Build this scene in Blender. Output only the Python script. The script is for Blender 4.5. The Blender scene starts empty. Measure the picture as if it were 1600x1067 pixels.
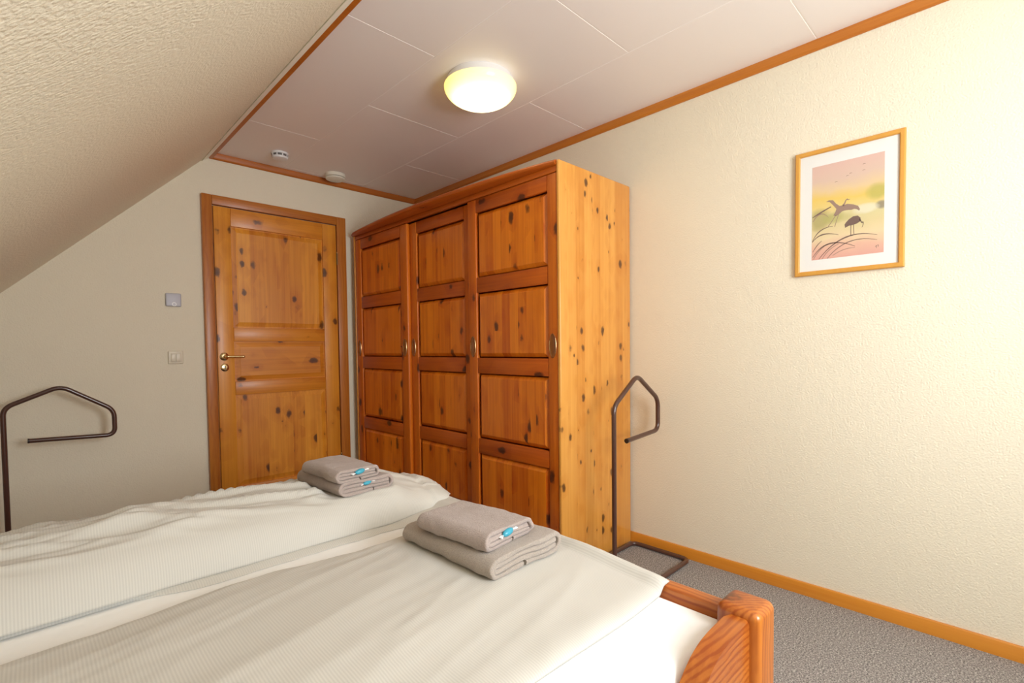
import bpy, bmesh, math, random
from mathutils import Vector, Matrix, noise
random.seed(7)
scene = bpy.context.scene
COL = scene.collection

# ------------------------------------------------------------------ camera
CAM = Vector((0.0, 0.0, 1.115))
cr = Vector((0.716388, -0.69759915, -0.01198599))
cu = Vector((0.03240733, 0.01610966, 0.99934491))
cf = Vector((0.69694906, 0.71630713, -0.03414809))
cam = bpy.data.cameras.new('camera')
cam.sensor_fit = 'HORIZONTAL'
cam.sensor_width = 36.0
cam.lens = 774.40 * 36.0 / 1600.0
cam.shift_y = 34.885 / 1600.0
cam.clip_start = 0.02
camo = bpy.data.objects.new('camera', cam)
m = Matrix((cr, cu, -cf)).transposed().to_4x4()
m.translation = CAM
camo.matrix_world = m
COL.objects.link(camo)
scene.camera = camo

# ------------------------------------------------------------------ view + light
scene.view_settings.view_transform = 'Standard'
scene.view_settings.look = 'None'
scene.view_settings.gamma = 1.0
scene.view_settings.use_curve_mapping = False
scene.view_settings.exposure = 0.16
scene.cycles.max_bounces = 12
scene.cycles.diffuse_bounces = 8
scene.cycles.use_denoising = True

world = bpy.data.worlds.new('sky')
scene.world = world
world.use_nodes = True
world.node_tree.nodes['Background'].inputs[0].default_value = (0.75, 0.87, 1.0, 1)
world.node_tree.nodes['Background'].inputs[1].default_value = 1.0

# room measures (metres); the window is in the wall behind the camera
XR, YB, YS, XL = 2.435, 3.678, -1.00, -0.95
ZC, ZM = 2.395, 2.3535
WIN = (0.45, 1.55, 0.90, 2.10)          # x0 x1 z0 z1 of the window opening
wl = bpy.data.lights.new('window_daylight', 'AREA')
wl.shape = 'RECTANGLE'
wl.size = WIN[1] - WIN[0]
wl.size_y = WIN[3] - WIN[2]
wl.energy = 78.0
wl.color = (0.93, 0.965, 1.0)
wlo = bpy.data.objects.new('window_daylight', wl)
wlo.location = ((WIN[0] + WIN[1]) / 2, YS - 0.10, (WIN[2] + WIN[3]) / 2)
wlo.rotation_euler = (math.radians(90), 0, 0)     # -Z -> +Y
COL.objects.link(wlo)

# ------------------------------------------------------------------ helpers
ORG = {}
def org(p):
    return ORG.get(p, Vector((0, 0, 0))) if p else Vector((0, 0, 0))

def tag(o, label=None, cat=None, group=None, kind=None):
    if label: o['label'] = label
    if cat: o['category'] = cat
    if group: o['group'] = group
    if kind: o['kind'] = kind
    return o

def thing(name, loc, label, cat, group=None):
    o = bpy.data.objects.new(name, None)
    o.empty_display_size = 0.05
    o.location = loc
    COL.objects.link(o)
    ORG[o] = Vector(loc)
    return tag(o, label, cat, group)

def finish(name, bm, mat, parent=None, smooth=False, angle=None):
    """bm is in world coordinates; the object shares its parent's origin"""
    off = org(parent)
    bmesh.ops.recalc_face_normals(bm, faces=bm.faces)
    bmesh.ops.translate(bm, verts=bm.verts, vec=-off)
    me = bpy.data.meshes.new(name)
    bm.to_mesh(me)
    bm.free()
    o = bpy.data.objects.new(name, me)
    COL.objects.link(o)
    if mat: me.materials.append(mat)
    if smooth:
        me.polygons.foreach_set('use_smooth', [True] * len(me.polygons))
        if angle is not None:
            me.set_sharp_from_angle(angle=math.radians(angle))
    if parent:
        o.parent = parent
        ORG[o] = off
    return o

def bm_box(lo, hi, bevel=0.0, seg=1, bm=None):
    b = bmesh.new()
    bmesh.ops.create_cube(b, size=1)
    for v in b.verts:
        v.co = Vector(((lo[i] + hi[i]) / 2 + v.co[i] * (hi[i] - lo[i]) for i in range(3)))
    if bevel > 0:
        bmesh.ops.bevel(b, geom=b.edges[:], offset=bevel, segments=seg, profile=0.5, affect='EDGES')
    if bm is None: return b
    me = bpy.data.meshes.new('t'); b.to_mesh(me); b.free(); bm.from_mesh(me); bpy.data.meshes.remove(me)
    return bm

def box(name, lo, hi, mat, parent=None, bevel=0.0, seg=1):
    return finish(name, bm_box(lo, hi, bevel, seg), mat, parent, smooth=seg > 1, angle=35 if seg > 1 else None)

def thing_box(name, lo, hi, mat, bevel=0, seg=1):
    return box(name, lo, hi, mat, None, bevel, seg)

def prism(name, pts, axis, a, b, mat, parent=None, bevel=0.0, seg=1, smooth=False):
    """closed 2D outline extruded along axis from a to b; outline in the other two axes, in order"""
    bm = bmesh.new()
    oth = [i for i in range(3) if i != axis]
    def mk(v):
        r = []
        for p in pts:
            c = [0, 0, 0]
            c[oth[0]], c[oth[1]], c[axis] = p[0], p[1], v
            r.append(bm.verts.new(c))
        return r
    A, B = mk(a), mk(b)
    bm.faces.new(A); bm.faces.new(B)
    n = len(pts)
    for i in range(n):
        bm.faces.new((A[i], A[(i + 1) % n], B[(i + 1) % n], B[i]))
    if bevel:
        bmesh.ops.bevel(bm, geom=bm.edges[:], offset=bevel, segments=seg, profile=0.5, affect='EDGES', clamp_overlap=True)
    return finish(name, bm, mat, parent, smooth=smooth or seg > 1, angle=40)

def lathe(name, prof, c, mat, parent=None, n=40, axis=2, smooth=True, angle=35):
    """prof: list of (radius, offset along axis) about point c"""
    bm = bmesh.new()
    e = [i for i in range(3) if i != axis]
    rings = []
    for r, h in prof:
        if r < 1e-6:
            p = list(c); p[axis] += h
            rings.append([bm.verts.new(p)])
        else:
            ring = []
            for k in range(n):
                t = 2 * math.pi * k / n
                p = list(c); p[axis] += h
                p[e[0]] += r * math.cos(t); p[e[1]] += r * math.sin(t)
                ring.append(bm.verts.new(p))
            rings.append(ring)
    for A, B in zip(rings, rings[1:]):
        for k in range(n):
            q = (k + 1) % n
            if len(A) == 1 and len(B) == 1: continue
            if len(A) == 1: bm.faces.new((A[0], B[k], B[q]))
            elif len(B) == 1: bm.faces.new((A[k], A[q], B[0]))
            else: bm.faces.new((A[k], A[q], B[q], B[k]))
    for R in (rings[0], rings[-1]):
        if len(R) > 1: bm.faces.new(R)
    return finish(name, bm, mat, parent, smooth, angle)

def round_path(pts, rad, n=7):
    """polyline with rounded corners"""
    P = [Vector(p) for p in pts]
    out = [P[0]]
    for i in range(1, len(P) - 1):
        a = (P[i - 1] - P[i]); b = (P[i + 1] - P[i])
        r = min(rad, a.length * 0.49, b.length * 0.49)
        a.normalize(); b.normalize()
        s, e = P[i] + a * r, P[i] + b * r
        for k in range(n + 1):
            t = k / n
            out.append(s * (1 - t) ** 2 + P[i] * 2 * t * (1 - t) + e * t * t)
    out.append(P[-1])
    return out

def tube(name, path, r, mat, parent=None, n=12, r_end=None, cap=True):
    bm = bmesh.new()
    P = [Vector(p) for p in path]
    d = [(P[min(i + 1, len(P) - 1)] - P[max(i - 1, 0)]).normalized() for i in range(len(P))]
    up = Vector((0, 0, 1)) if abs(d[0].z) < 0.9 else Vector((1, 0, 0))
    nx = d[0].cross(up).normalized()
    prev = None
    for i, p in enumerate(P):
        nx = (nx - d[i] * nx.dot(d[i])).normalized()
        ny = d[i].cross(nx)
        rr = r if r_end is None else r + (r_end - r) * i / (len(P) - 1)
        ring = [bm.verts.new(p + nx * rr * math.cos(2 * math.pi * k / n) + ny * rr * math.sin(2 * math.pi * k / n)) for k in range(n)]
        if prev:
            for k in range(n):
                bm.faces.new((prev[k], prev[(k + 1) % n], ring[(k + 1) % n], ring[k]))
        elif cap: bm.faces.new(ring)
        prev = ring
    if cap: bm.faces.new(prev)
    return finish(name, bm, mat, parent, True, 50)

# ------------------------------------------------------------------ materials
class NT:
    def __init__(s, name):
        s.m = bpy.data.materials.new(name); s.m.use_nodes = True
        s.t = s.m.node_tree; s.b = s.t.nodes['Principled BSDF']
    def n(s, kind, **kw):
        x = s.t.nodes.new(kind)
        for k, v in kw.items():
            if k.startswith('i_'):
                key = k[2:]
                x.inputs[int(key) if key.isdigit() else key].default_value = v
            else: setattr(x, k, v)
        return x
    def l(s, a, b): s.t.links.new(a, b)
    def math(s, op, a, b=None, c=None):
        x = s.n('ShaderNodeMath', operation=op)
        for i, v in enumerate((a, b, c)):
            if v is None: continue
            if isinstance(v, (int, float)): x.inputs[i].default_value = v
            else: s.l(v, x.inputs[i])
        return x.outputs[0]
    def mix(s, f, a, b, mode='MIX'):
        x = s.n('ShaderNodeMix', data_type='RGBA', blend_type=mode)
        for sock, v in ((x.inputs[0], f), (x.inputs[6], a), (x.inputs[7], b)):
            if isinstance(v, (int, float)): sock.default_value = v
            elif isinstance(v, tuple): sock.default_value = (*v, 1) if len(v) == 3 else v
            else: s.l(v, sock)
        return x.outputs[2]
    def ramp(s, f, stops, interp='LINEAR'):
        x = s.n('ShaderNodeValToRGB')
        x.color_ramp.interpolation = interp
        el = x.color_ramp.elements
        while len(el) < len(stops): el.new(0.5)
        for e, (p, c) in zip(el, stops):
            e.position = p
            e.color = (c, c, c, 1) if isinstance(c, (int, float)) else (*c, 1)
        s.l(f, x.inputs[0])
        return x.outputs[0]
    def coord(s, scale=(1, 1, 1), loc=(0, 0, 0)):
        tc = s.n('ShaderNodeTexCoord')
        mp = s.n('ShaderNodeMapping')
        mp.inputs['Scale'].default_value = scale
        mp.inputs['Location'].default_value = loc
        s.l(tc.outputs['Object'], mp.inputs[0])
        return mp.outputs[0]
    def bump(s, h, strength, dist=0.002):
        x = s.n('ShaderNodeBump')
        x.inputs['Strength'].default_value = strength
        x.inputs['Distance'].default_value = dist
        s.l(h, x.inputs['Height'])
        s.l(x.outputs[0], s.b.inputs['Normal'])
    def set(s, **kw):
        for k, v in kw.items():
            sock = s.b.inputs[k.replace('_', ' ')]
            if isinstance(v, (int, float)): sock.default_value = v
            elif isinstance(v, tuple): sock.default_value = (*v, 1) if len(v) == 3 else v
            else: s.l(v, sock)
        return s.m

def plain(name, col, rough=0.5, metal=0.0, **kw):
    return NT(name).set(Base_Color=col, Roughness=rough, Metallic=metal, **kw)

def pine(name, grain, light, dark, knot=(0.045, 0.012, 0.004), stave=0.0, stave_axis=0, knots=1.0,
         kscale=8.0, rough=0.40, coat=0.10, shift=0.0, kr=0.16, depth=None, kpow=1.3, ring=0.0):
    """knotty pine: streaky grain along one axis, optional glued staves, scattered knots"""
    t = NT(name)
    tc = t.n('ShaderNodeTexCoord'); oi = t.n('ShaderNodeObjectInfo')
    sep = t.n('ShaderNodeSeparateXYZ'); t.l(tc.outputs['Object'], sep.inputs[0])
    rnd = t.math('MULTIPLY', oi.outputs['Random'], 17.0)
    rnd = t.math('ADD', rnd, shift)
    if stave > 0:
        sv = t.math('FLOOR', t.math('DIVIDE', t.math('ADD', sep.outputs[stave_axis], 0.013), stave))
        wn = t.n('ShaderNodeTexWhiteNoise', noise_dimensions='2D')
        cb = t.n('ShaderNodeCombineXYZ'); t.l(sv, cb.inputs[0]); t.l(rnd, cb.inputs[1]); t.l(cb.outputs[0], wn.inputs['Vector'])
        svr = wn.outputs['Value']
    else:
        svr = None
    # warped coordinates, every board with an offset of its own
    offs = t.n('ShaderNodeCombineXYZ')
    for i in range(3):
        if svr is not None:
            o = t.math('MULTIPLY_ADD', svr, 13.7 * (1 if i == grain else 0.4), rnd)
        else: o = rnd
        t.l(o, offs.inputs[i])
    add = t.n('ShaderNodeVectorMath', operation='ADD')
    t.l(tc.outputs['Object'], add.inputs[0]); t.l(offs.outputs[0], add.inputs[1])
    def mapped(sc):
        mp = t.n('ShaderNodeMapping'); mp.inputs['Scale'].default_value = sc
        t.l(add.outputs[0], mp.inputs[0]); return mp.outputs[0]
    ax = lambda a, b: tuple(a if i == grain else b for i in range(3))
    # knots first, so that the grain can bend round them
    vo = t.n('ShaderNodeTexVoronoi', feature='F1', i_Scale=1.0, i_Randomness=1.0)
    ks = list(ax(kscale * 0.62, kscale))
    if depth is not None: ks[depth] = 0.0
    t.l(mapped(tuple(ks)), vo.inputs['Vector'])
    nz = t.n('ShaderNodeTexNoise', i_Scale=1.0, i_Detail=2.0); t.l(mapped((38, 38, 38)), nz.inputs['Vector'])
    dist = t.math('ADD', vo.outputs['Distance'], t.math('MULTIPLY', t.math('SUBTRACT', nz.outputs[0], 0.5), 0.24))
    sc = t.n('ShaderNodeSeparateColor'); t.l(vo.outputs['Color'], sc.inputs[0])
    rad = t.math('MULTIPLY', t.math('POWER', sc.outputs[0], kpow), kr * knots)
    rel = t.math('DIVIDE', dist, t.math('MAXIMUM', rad, 0.01))
    core = t.ramp(rel, [(0.0, 1.0), (0.50, 0.85), (0.80, 0.0)])
    halo = t.ramp(t.math('MULTIPLY', rel, 0.36), [(0.0, 1.0), (0.95, 0.0)])
    # grain
    g1 = t.n('ShaderNodeTexNoise', i_Scale=1.0, i_Detail=4.0, i_Roughness=0.6, i_Distortion=0.6)
    v1 = mapped(ax(1.3, 55)); t.l(v1, g1.inputs['Vector'])
    g2 = t.n('ShaderNodeTexNoise', i_Scale=1.0, i_Detail=2.0)
    t.l(mapped(ax(0.8, 9)), g2.inputs['Vector'])
    f = t.ramp(g1.outputs[0], [(0.32, 0.0), (0.68, 1.0)])
    f2 = t.ramp(g2.outputs[0], [(0.3, 0.0), (0.7, 1.0)])
    ff = t.math('MULTIPLY_ADD', f, 0.45, t.math('MULTIPLY', f2, 0.40))
    if svr is not None:
        ff = t.math('ADD', ff, t.math('MULTIPLY', t.math('SUBTRACT', svr, 0.5), 0.55))
    if ring > 0:
        wv = t.n('ShaderNodeTexWave', wave_type='RINGS', rings_direction='XYZ'[grain], i_Scale=26.0, i_Distortion=7.0, i_Detail=2.0)
        wv.inputs['Detail Scale'].default_value = 0.6
        t.l(mapped(ax(0.35, 1.0)), wv.inputs['Vector'])
        ff = t.math('ADD', ff, t.math('MULTIPLY', t.ramp(wv.outputs['Fac'], [(0.45, 0.0), (0.95, 1.0)]), ring))
    ff = t.math('ADD', ff, t.math('MULTIPLY', halo, 0.45))
    ff.node.use_clamp = True
    c = t.mix(ff, light, dark)
    c = t.mix(t.math('MULTIPLY', core, 0.93), c, knot)
    t.bump(g1.outputs[0], 0.06, 0.001)
    return t.set(Base_Color=c, Roughness=rough, Coat_Weight=coat, Coat_Roughness=0.18)

def wallpaper(name, col, strength, scale=(170, 170, 170), rough=0.75, spec=0.25):
    t = NT(name)
    a = t.n('ShaderNodeTexNoise', i_Scale=1.0, i_Detail=2.0, i_Roughness=0.55); t.l(t.coord(scale), a.inputs['Vector'])
    b = t.n('ShaderNodeTexVoronoi', feature='SMOOTH_F1', i_Scale=1.0, i_Smoothness=0.6)
    t.l(t.coord(tuple(s * 0.75 for s in scale)), b.inputs['Vector'])
    h = t.math('SUBTRACT', a.outputs[0], t.math('MULTIPLY', b.outputs['Distance'], 0.45))
    t.bump(h, strength, 0.003)
    v = t.n('ShaderNodeTexNoise', i_Scale=2.2, i_Detail=1.0); t.l(t.coord(), v.inputs['Vector'])
    c = t.mix(t.ramp(v.outputs[0], [(0.35, 0.0), (0.65, 1.0)]), tuple(x * 0.985 for x in col), col)
    return t.set(Base_Color=c, Roughness=rough, Specular_IOR_Level=spec)

M = {}
CREAM = (0.805, 0.747, 0.595)
M['wall'] = wallpaper('cream_woodchip_wallpaper', CREAM, 0.65)
M['slope'] = wallpaper('cream_coarse_woodchip_wallpaper', CREAM, 0.9, (135, 135, 135), rough=0.5, spec=0.4)
M['panel'] = plain('pale_ceiling_panel', (0.87, 0.825, 0.80), 0.42)
M['joint'] = plain('white_ceiling_joint', (0.93, 0.90, 0.87), 0.5)
M['white'] = plain('white_plastic', (0.80, 0.80, 0.80), 0.4)
M['ivory'] = plain('ivory_plastic', (0.72, 0.66, 0.52), 0.35)
M['cream_plastic'] = plain('cream_plastic', (0.78, 0.74, 0.62), 0.4)
M['grey_plastic'] = plain('pale_grey_plastic', (0.50, 0.50, 0.55), 0.4)
M['slot'] = plain('dark_vent_slot', (0.14, 0.14, 0.135), 0.6)
M['brass'] = plain('polished_brass', (0.72, 0.56, 0.30), 0.18, 1.0)
M['dark_brass'] = plain('dark_brass', (0.20, 0.12, 0.05), 0.35, 0.9)
M['tube'] = plain('brown_lacquered_tube', (0.075, 0.030, 0.020), 0.28, 0.0, Coat_Weight=0.5, Coat_Roughness=0.15)
M['cap'] = plain('dark_brown_plastic', (0.02, 0.010, 0.008), 0.4)
WL, WD = (0.82, 0.245, 0.012), (0.52, 0.095, 0.003)
M['wz'] = pine('wardrobe_pine_upright', 2, WL, WD, stave=0.061, stave_axis=1, depth=0, rough=0.30, coat=0.25, kscale=12.5, kr=0.36, kpow=1.1)
M['wy'] = pine('wardrobe_pine_rail', 1, (0.58, 0.130, 0.007), (0.35, 0.055, 0.003), depth=0, kscale=11.0, kr=0.32, kpow=1.1)
M['wst'] = pine('wardrobe_pine_stile', 2, (0.72, 0.195, 0.010), (0.45, 0.080, 0.003), depth=0, kscale=11.5, kr=0.33, kpow=1.1)
M['wside_lit'] = pine('wardrobe_pine_side_lit', 2, (0.76, 0.36, 0.070), (0.60, 0.225, 0.028), stave=0.068, stave_axis=0, depth=1, kscale=15.0, kr=0.36, kpow=0.9, rough=0.33, coat=0.2)  # same pine as the fronts; the side's bright golden lighting is in the colour
M['wcor'] = pine('wardrobe_pine_cornice', 1, (0.54, 0.125, 0.007), (0.32, 0.050, 0.003), kscale=5.0)
M['dz'] = pine('door_pine_upright', 2, (0.80, 0.335, 0.028), (0.52, 0.155, 0.008), stave=0.085, stave_axis=0, depth=1, kscale=12.0, kr=0.38, kpow=0.9)
M['dst'] = pine('door_pine_stile', 2, (0.78, 0.325, 0.028), (0.54, 0.170, 0.010), depth=1, kscale=10.5, kr=0.36, kpow=0.9)
M['dx'] = pine('door_pine_rail', 0, (0.75, 0.290, 0.022), (0.48, 0.135, 0.007), depth=1, kscale=10.5, kr=0.34, kpow=1.0)
M['az'] = pine('architrave_pine_upright', 2, (0.58, 0.210, 0.024), (0.36, 0.095, 0.008), knots=0.0, ring=0.22)
M['axx'] = pine('architrave_pine_head', 0, (0.58, 0.210, 0.024), (0.36, 0.095, 0.008), knots=0.0, ring=0.22)
M['ty'] = pine('trim_pine_y', 1, (0.58, 0.215, 0.026), (0.42, 0.115, 0.010), depth=0, kscale=7.0, kr=0.10, kpow=3.0)
M['tx'] = pine('trim_pine_x', 0, (0.52, 0.160, 0.014), (0.36, 0.085, 0.006), knots=0.0)
M['base_y'] = pine('baseboard_pine_y', 1, (0.66, 0.270, 0.028), (0.55, 0.185, 0.014), knots=0.0)
M['base_x'] = pine('baseboard_pine_x', 0, (0.66, 0.270, 0.028), (0.55, 0.185, 0.014), knots=0.0)
BL, BD = (0.60, 0.200, 0.028), (0.30, 0.060, 0.006)
M['bz'] = pine('bed_pine_upright', 2, BL, BD, kscale=5.0, kr=0.25, rough=0.30, coat=0.25, ring=0.42)
M['bx'] = pine('bed_pine_lengthwise', 0, BL, BD, kscale=5.0, kr=0.25, rough=0.30, coat=0.25, ring=0.42)
M['by'] = pine('bed_pine_crosswise', 1, BL, BD, kscale=5.0, kr=0.25, rough=0.30, coat=0.25, ring=0.42)
M['frame'] = pine('picture_frame_wood', 2, (0.66, 0.335, 0.060), (0.60, 0.280, 0.042), knots=0.0, rough=0.4)
M['mat'] = plain('white_mount_board', (0.76, 0.765, 0.735), 0.6)

def carpet():
    t = NT('grey_loop_carpet')
    a = t.n('ShaderNodeTexNoise', i_Scale=185.0, i_Detail=2.0, i_Roughness=0.7); t.l(t.coord(), a.inputs['Vector'])
    b = t.n('ShaderNodeTexNoise', i_Scale=75.0, i_Detail=1.0); t.l(t.coord(), b.inputs['Vector'])
    c = t.ramp(a.outputs[0], [(0.34, (0.09, 0.085, 0.082)), (0.50, (0.30, 0.28, 0.265)), (0.66, (0.60, 0.56, 0.52))])
    c = t.mix(t.ramp(b.outputs[0], [(0.4, 0.0), (0.6, 0.35)]), c, (0.19, 0.17, 0.165))
    t.bump(a.outputs[0], 0.8, 0.004)
    return t.set(Base_Color=c, Roughness=0.95, Specular_IOR_Level=0.1)
M['carpet'] = carpet()

def linen(name, col, amp):
    """fine stripes across the bed length, as woven seersucker"""
    t = NT(name)
    tc = t.n('ShaderNodeTexCoord'); sep = t.n('ShaderNodeSeparateXYZ'); t.l(tc.outputs['Object'], sep.inputs[0])
    w = t.math('SINE', t.math('MULTIPLY', sep.outputs[0], 2 * math.pi / 0.0062))
    f = t.math('MULTIPLY_ADD', w, 0.5, 0.5)
    nz = t.n('ShaderNodeTexNoise', i_Scale=300.0, i_Detail=2.0); t.l(tc.outputs['Object'], nz.inputs['Vector'])
    c = t.mix(f, tuple(x * (1 - amp) for x in col), col)
    h = t.math('MULTIPLY_ADD', nz.outputs[0], 0.4, f)
    t.bump(h, 0.05, 0.001)
    return t.set(Base_Color=c, Roughness=0.85, Specular_IOR_Level=0.15, Sheen_Weight=0.15, Sheen_Roughness=0.5)
M['duvet'] = linen('beige_striped_cotton', (0.615, 0.595, 0.540), 0.11)

def sheet():
    t = NT('white_cotton_sheet')
    a = t.n('ShaderNodeTexNoise', i_Scale=9.0, i_Detail=3.0); t.l(t.coord((1, 2.2, 1)), a.inputs['Vector'])
    t.bump(a.outputs[0], 0.25, 0.01)
    return t.set(Base_Color=(0.88, 0.88, 0.86), Roughness=0.85, Specular_IOR_Level=0.15)
M['sheet'] = sheet()

def terry(name, col):
    t = NT(name)
    a = t.n('ShaderNodeTexNoise', i_Scale=330.0, i_Detail=2.0, i_Roughness=0.7); t.l(t.coord(), a.inputs['Vector'])
    b = t.n('ShaderNodeTexNoise', i_Scale=40.0, i_Detail=2.0); t.l(t.coord(), b.inputs['Vector'])
    c = t.mix(t.ramp(a.outputs[0], [(0.35, 0.0), (0.65, 1.0)]), tuple(x * 0.80 for x in col), col)
    t.bump(t.math('ADD', a.outputs[0], b.outputs[0]), 0.8, 0.005)
    return t.set(Base_Color=c, Roughness=0.95, Specular_IOR_Level=0.1, Sheen_Weight=0.35, Sheen_Roughness=0.6)
M['towel_a'] = terry('mauve_grey_terry', (0.475, 0.385, 0.345))
M['towel_b'] = terry('taupe_terry', (0.455, 0.385, 0.325))
M['blue'] = plain('turquoise_wrapper', (0.05, 0.36, 0.50), 0.25)
M['wrap'] = plain('white_wrapper', (0.78, 0.80, 0.80), 0.3)

def opal():
    t = NT('lit_opal_glass')
    tc = t.n('ShaderNodeTexCoord'); sep = t.n('ShaderNodeSeparateXYZ'); t.l(tc.outputs['Object'], sep.inputs[0])
    r2 = t.math('ADD', t.math('POWER', sep.outputs[0], 2.0), t.math('POWER', sep.outputs[1], 2.0))
    r = t.math('DIVIDE', t.math('SQRT', r2), 0.173)
    c = t.ramp(r, [(0.0, (1.0, 0.93, 0.74)), (0.60, (1.0, 0.88, 0.50)), (0.86, (1.0, 0.80, 0.24)), (1.0, (1.0, 0.72, 0.16))])
    s = t.ramp(r, [(0.0, 1.0), (0.6, 0.85), (0.88, 0.42), (1.0, 0.26)])
    t.set(Base_Color=(0.75, 0.70, 0.55), Roughness=0.2, Emission_Color=c, Emission_Strength=t.math('MULTIPLY', s, 4.2))
    return t.m
M['opal'] = opal()

# ------------------------------------------------------------------ room shell
def structure(o):
    o['kind'] = 'structure'; return o
TH = 0.12
structure(thing_box('floor', (XL - TH, YS - TH, -0.10), (XR + TH, YB + TH, 0.0), M['carpet']))
structure(thing_box('wall_right', (XR, YS - TH, 0.0), (XR + TH, YB + TH, ZC + 0.10), M['wall']))
# sloping roof side: line z = ZS - K*(XS - x)
XS, ZS, K = 0.850, 2.352, 0.981
sz = lambda x: ZS - K * (XS - x)
structure(prism('wall_back', [(XL - TH, 0), (XR, 0), (XR, ZC + 0.10), (XS + 0.05, ZC + 0.10), (XL - TH, sz(XL - TH) + 0.05)], 1, YB, YB + TH, M['wall']))
structure(prism('ceiling_slope', [(XS, ZS), (XS, ZS + 0.20), (XL - TH, sz(XL - TH) + 0.20), (XL - TH, sz(XL - TH))], 1, YS, YB, M['slope']))
structure(thing_box('wall_left', (XL - TH, YS, 0.0), (XL, YB, sz(XL) + 0.001), M['wall']))
# wall behind the camera with the window opening
def wall_front():
    bm = bmesh.new()
    y0, y1 = YS - TH, YS
    for lo, hi in (((XL - TH, y0, 0), (WIN[0], y1, 0.55)), ((WIN[0], y0, 0), (WIN[1], y1, WIN[2])),
                   ((WIN[1], y0, 0), (XR, y1, ZC + 0.1)), ((WIN[0], y0, WIN[3]), (WIN[1], y1, ZC + 0.1))):
        bm_box(lo, hi, bm=bm)
    pts = [(XL - TH, 0.55), (WIN[0], 0.55), (WIN[0], ZC + 0.1), (XS + 0.05, ZC + 0.1)]
    A = [bm.verts.new((p[0], y0, p[1])) for p in pts]; B = [bm.verts.new((p[0], y1, p[1])) for p in pts]
    bm.faces.new(A); bm.faces.new(B)
    for i in range(4): bm.faces.new((A[i], A[(i + 1) % 4], B[(i + 1) % 4], B[i]))
    return finish('wall_front', bm, M['wall'])
structure(wall_front())
win = box('window_1', (WIN[0], YS - 0.07, WIN[2] - 0.03), (WIN[1], YS + 0.03, WIN[2]), M['white'], None, 0.004)
structure(win)
ORG[win] = Vector((0, 0, 0))
for lo, hi in (((WIN[0], WIN[2]), (WIN[0] + 0.05, WIN[3])), ((WIN[1] - 0.05, WIN[2]), (WIN[1], WIN[3])),
               ((WIN[0] + 0.05, WIN[2]), (WIN[1] - 0.05, WIN[2] + 0.05)), ((WIN[0] + 0.05, WIN[3] - 0.05), (WIN[1] - 0.05, WIN[3]))):
    box('window_frame', (lo[0], YS - 0.07, lo[1]), (hi[0], YS - 0.02, hi[1]), M['white'], win, 0.003)

# ceiling: boarded with tongued panels, 0.60 x 1.20 m, joints staggered by half a panel
ceil = structure(thing_box('ceiling', (XS, YS - TH, ZC + 0.0012), (XR + 0.0, YB, ZC + 0.10), M['joint']))
ORG[ceil] = Vector((0, 0, 0))
XE = 0.878
strips = [(XE, 1.32, 1.82), (1.32, 1.92, 1.218), (1.92, XR, 1.82)]
g = 0.0028
for x0, x1, yj in strips:
    cuts = [YS]
    y = yj - 1.2 * 5
    while y < YB:
        if YS + 0.02 < y < YB - 0.02: cuts.append(y)
        y += 1.2
    cuts.append(YB)
    for a, b in zip(cuts, cuts[1:]):
        box('ceiling_panel', (x0 + g, a + g, ZC), (x1 - g, b - g, ZC + 0.0012), M['panel'], ceil)

# mouldings along the ceiling, baseboards
def mould(name, pts, axis, a, b, mat):
    return structure(prism(name, pts, axis, a, b, mat, smooth=True))
hm = ZC - ZM
mould('trim_1', [(XR, ZM), (XR, ZC), (XR - 0.017, ZC), (XR - 0.017, ZC - 0.006), (XR - 0.014, ZM + 0.012), (XR - 0.010, ZM + 0.004), (XR - 0.005, ZM)], 1, YS, YB, M['ty'])
mould('trim_2', [(YB, ZM), (YB, ZC), (YB - 0.017, ZC), (YB - 0.017, ZC - 0.006), (YB - 0.014, ZM + 0.012), (YB - 0.010, ZM + 0.004), (YB - 0.005, ZM)], 0, XE - 0.006, XR - 0.017, M['tx'])
mould('trim_3', [(XE - 0.014, ZM - 0.0005), (XE - 0.014, ZC), (XE + 0.016, ZC), (XE + 0.014, ZM + 0.006), (XE + 0.009, ZM - 0.0005)], 1, YS, YB - 0.017, M['tx'])
M['edge_white'] = plain('white_edge_strip', (0.86, 0.84, 0.74), 0.5)
mould('trim_4', [(XS - 0.020, sz(XS - 0.020) - 0.006), (XS - 0.020, ZS + 0.010), (XE - 0.014, ZS + 0.020), (XE - 0.014, ZS - 0.002), (XS + 0.004, ZS - 0.007)], 1, YS, YB, M['edge_white'])
BB = 0.056
bbp = lambda w, s: [(w, 0), (w, BB), (w + s * 0.008, BB), (w + s * 0.012, BB - 0.005), (w + s * 0.012, 0)]
mould('baseboard_right', bbp(XR, -1), 1, YS, YB, M['base_y'])
mould('baseboard_left', bbp(XL, 1), 1, YS, YB, M['base_y'])
structure(prism('baseboard_back', bbp(YB, -1), 0, XL, 0.812, M['base_x'], smooth=True))

# ------------------------------------------------------------------ door
def raised_panel(name, umin, umax, vmin, vmax, mp, d0, d1, bw, groove, mat, parent):
    """field with sloping margins: d0 depth of the rim, d1 depth of the field"""
    bm = bmesh.new()
    def ring(i, d): return [bm.verts.new(mp(u, v, d)) for u, v in ((umin + i, vmin + i), (umax - i, vmin + i), (umax - i, vmax - i), (umin + i, vmax - i))]
    R = [ring(0, -0.004), ring(0, d0), ring(groove, d0), ring(groove + bw, d1 - 0.0012), ring(groove + bw + 0.003, d1)]
    for A, B in zip(R, R[1:]):
        for i in range(4): bm.faces.new((A[i], A[(i + 1) % 4], B[(i + 1) % 4], B[i]))
    bm.faces.new(R[-1]); bm.faces.new(R[0])
    return finish(name, bm, mat, parent)

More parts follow.
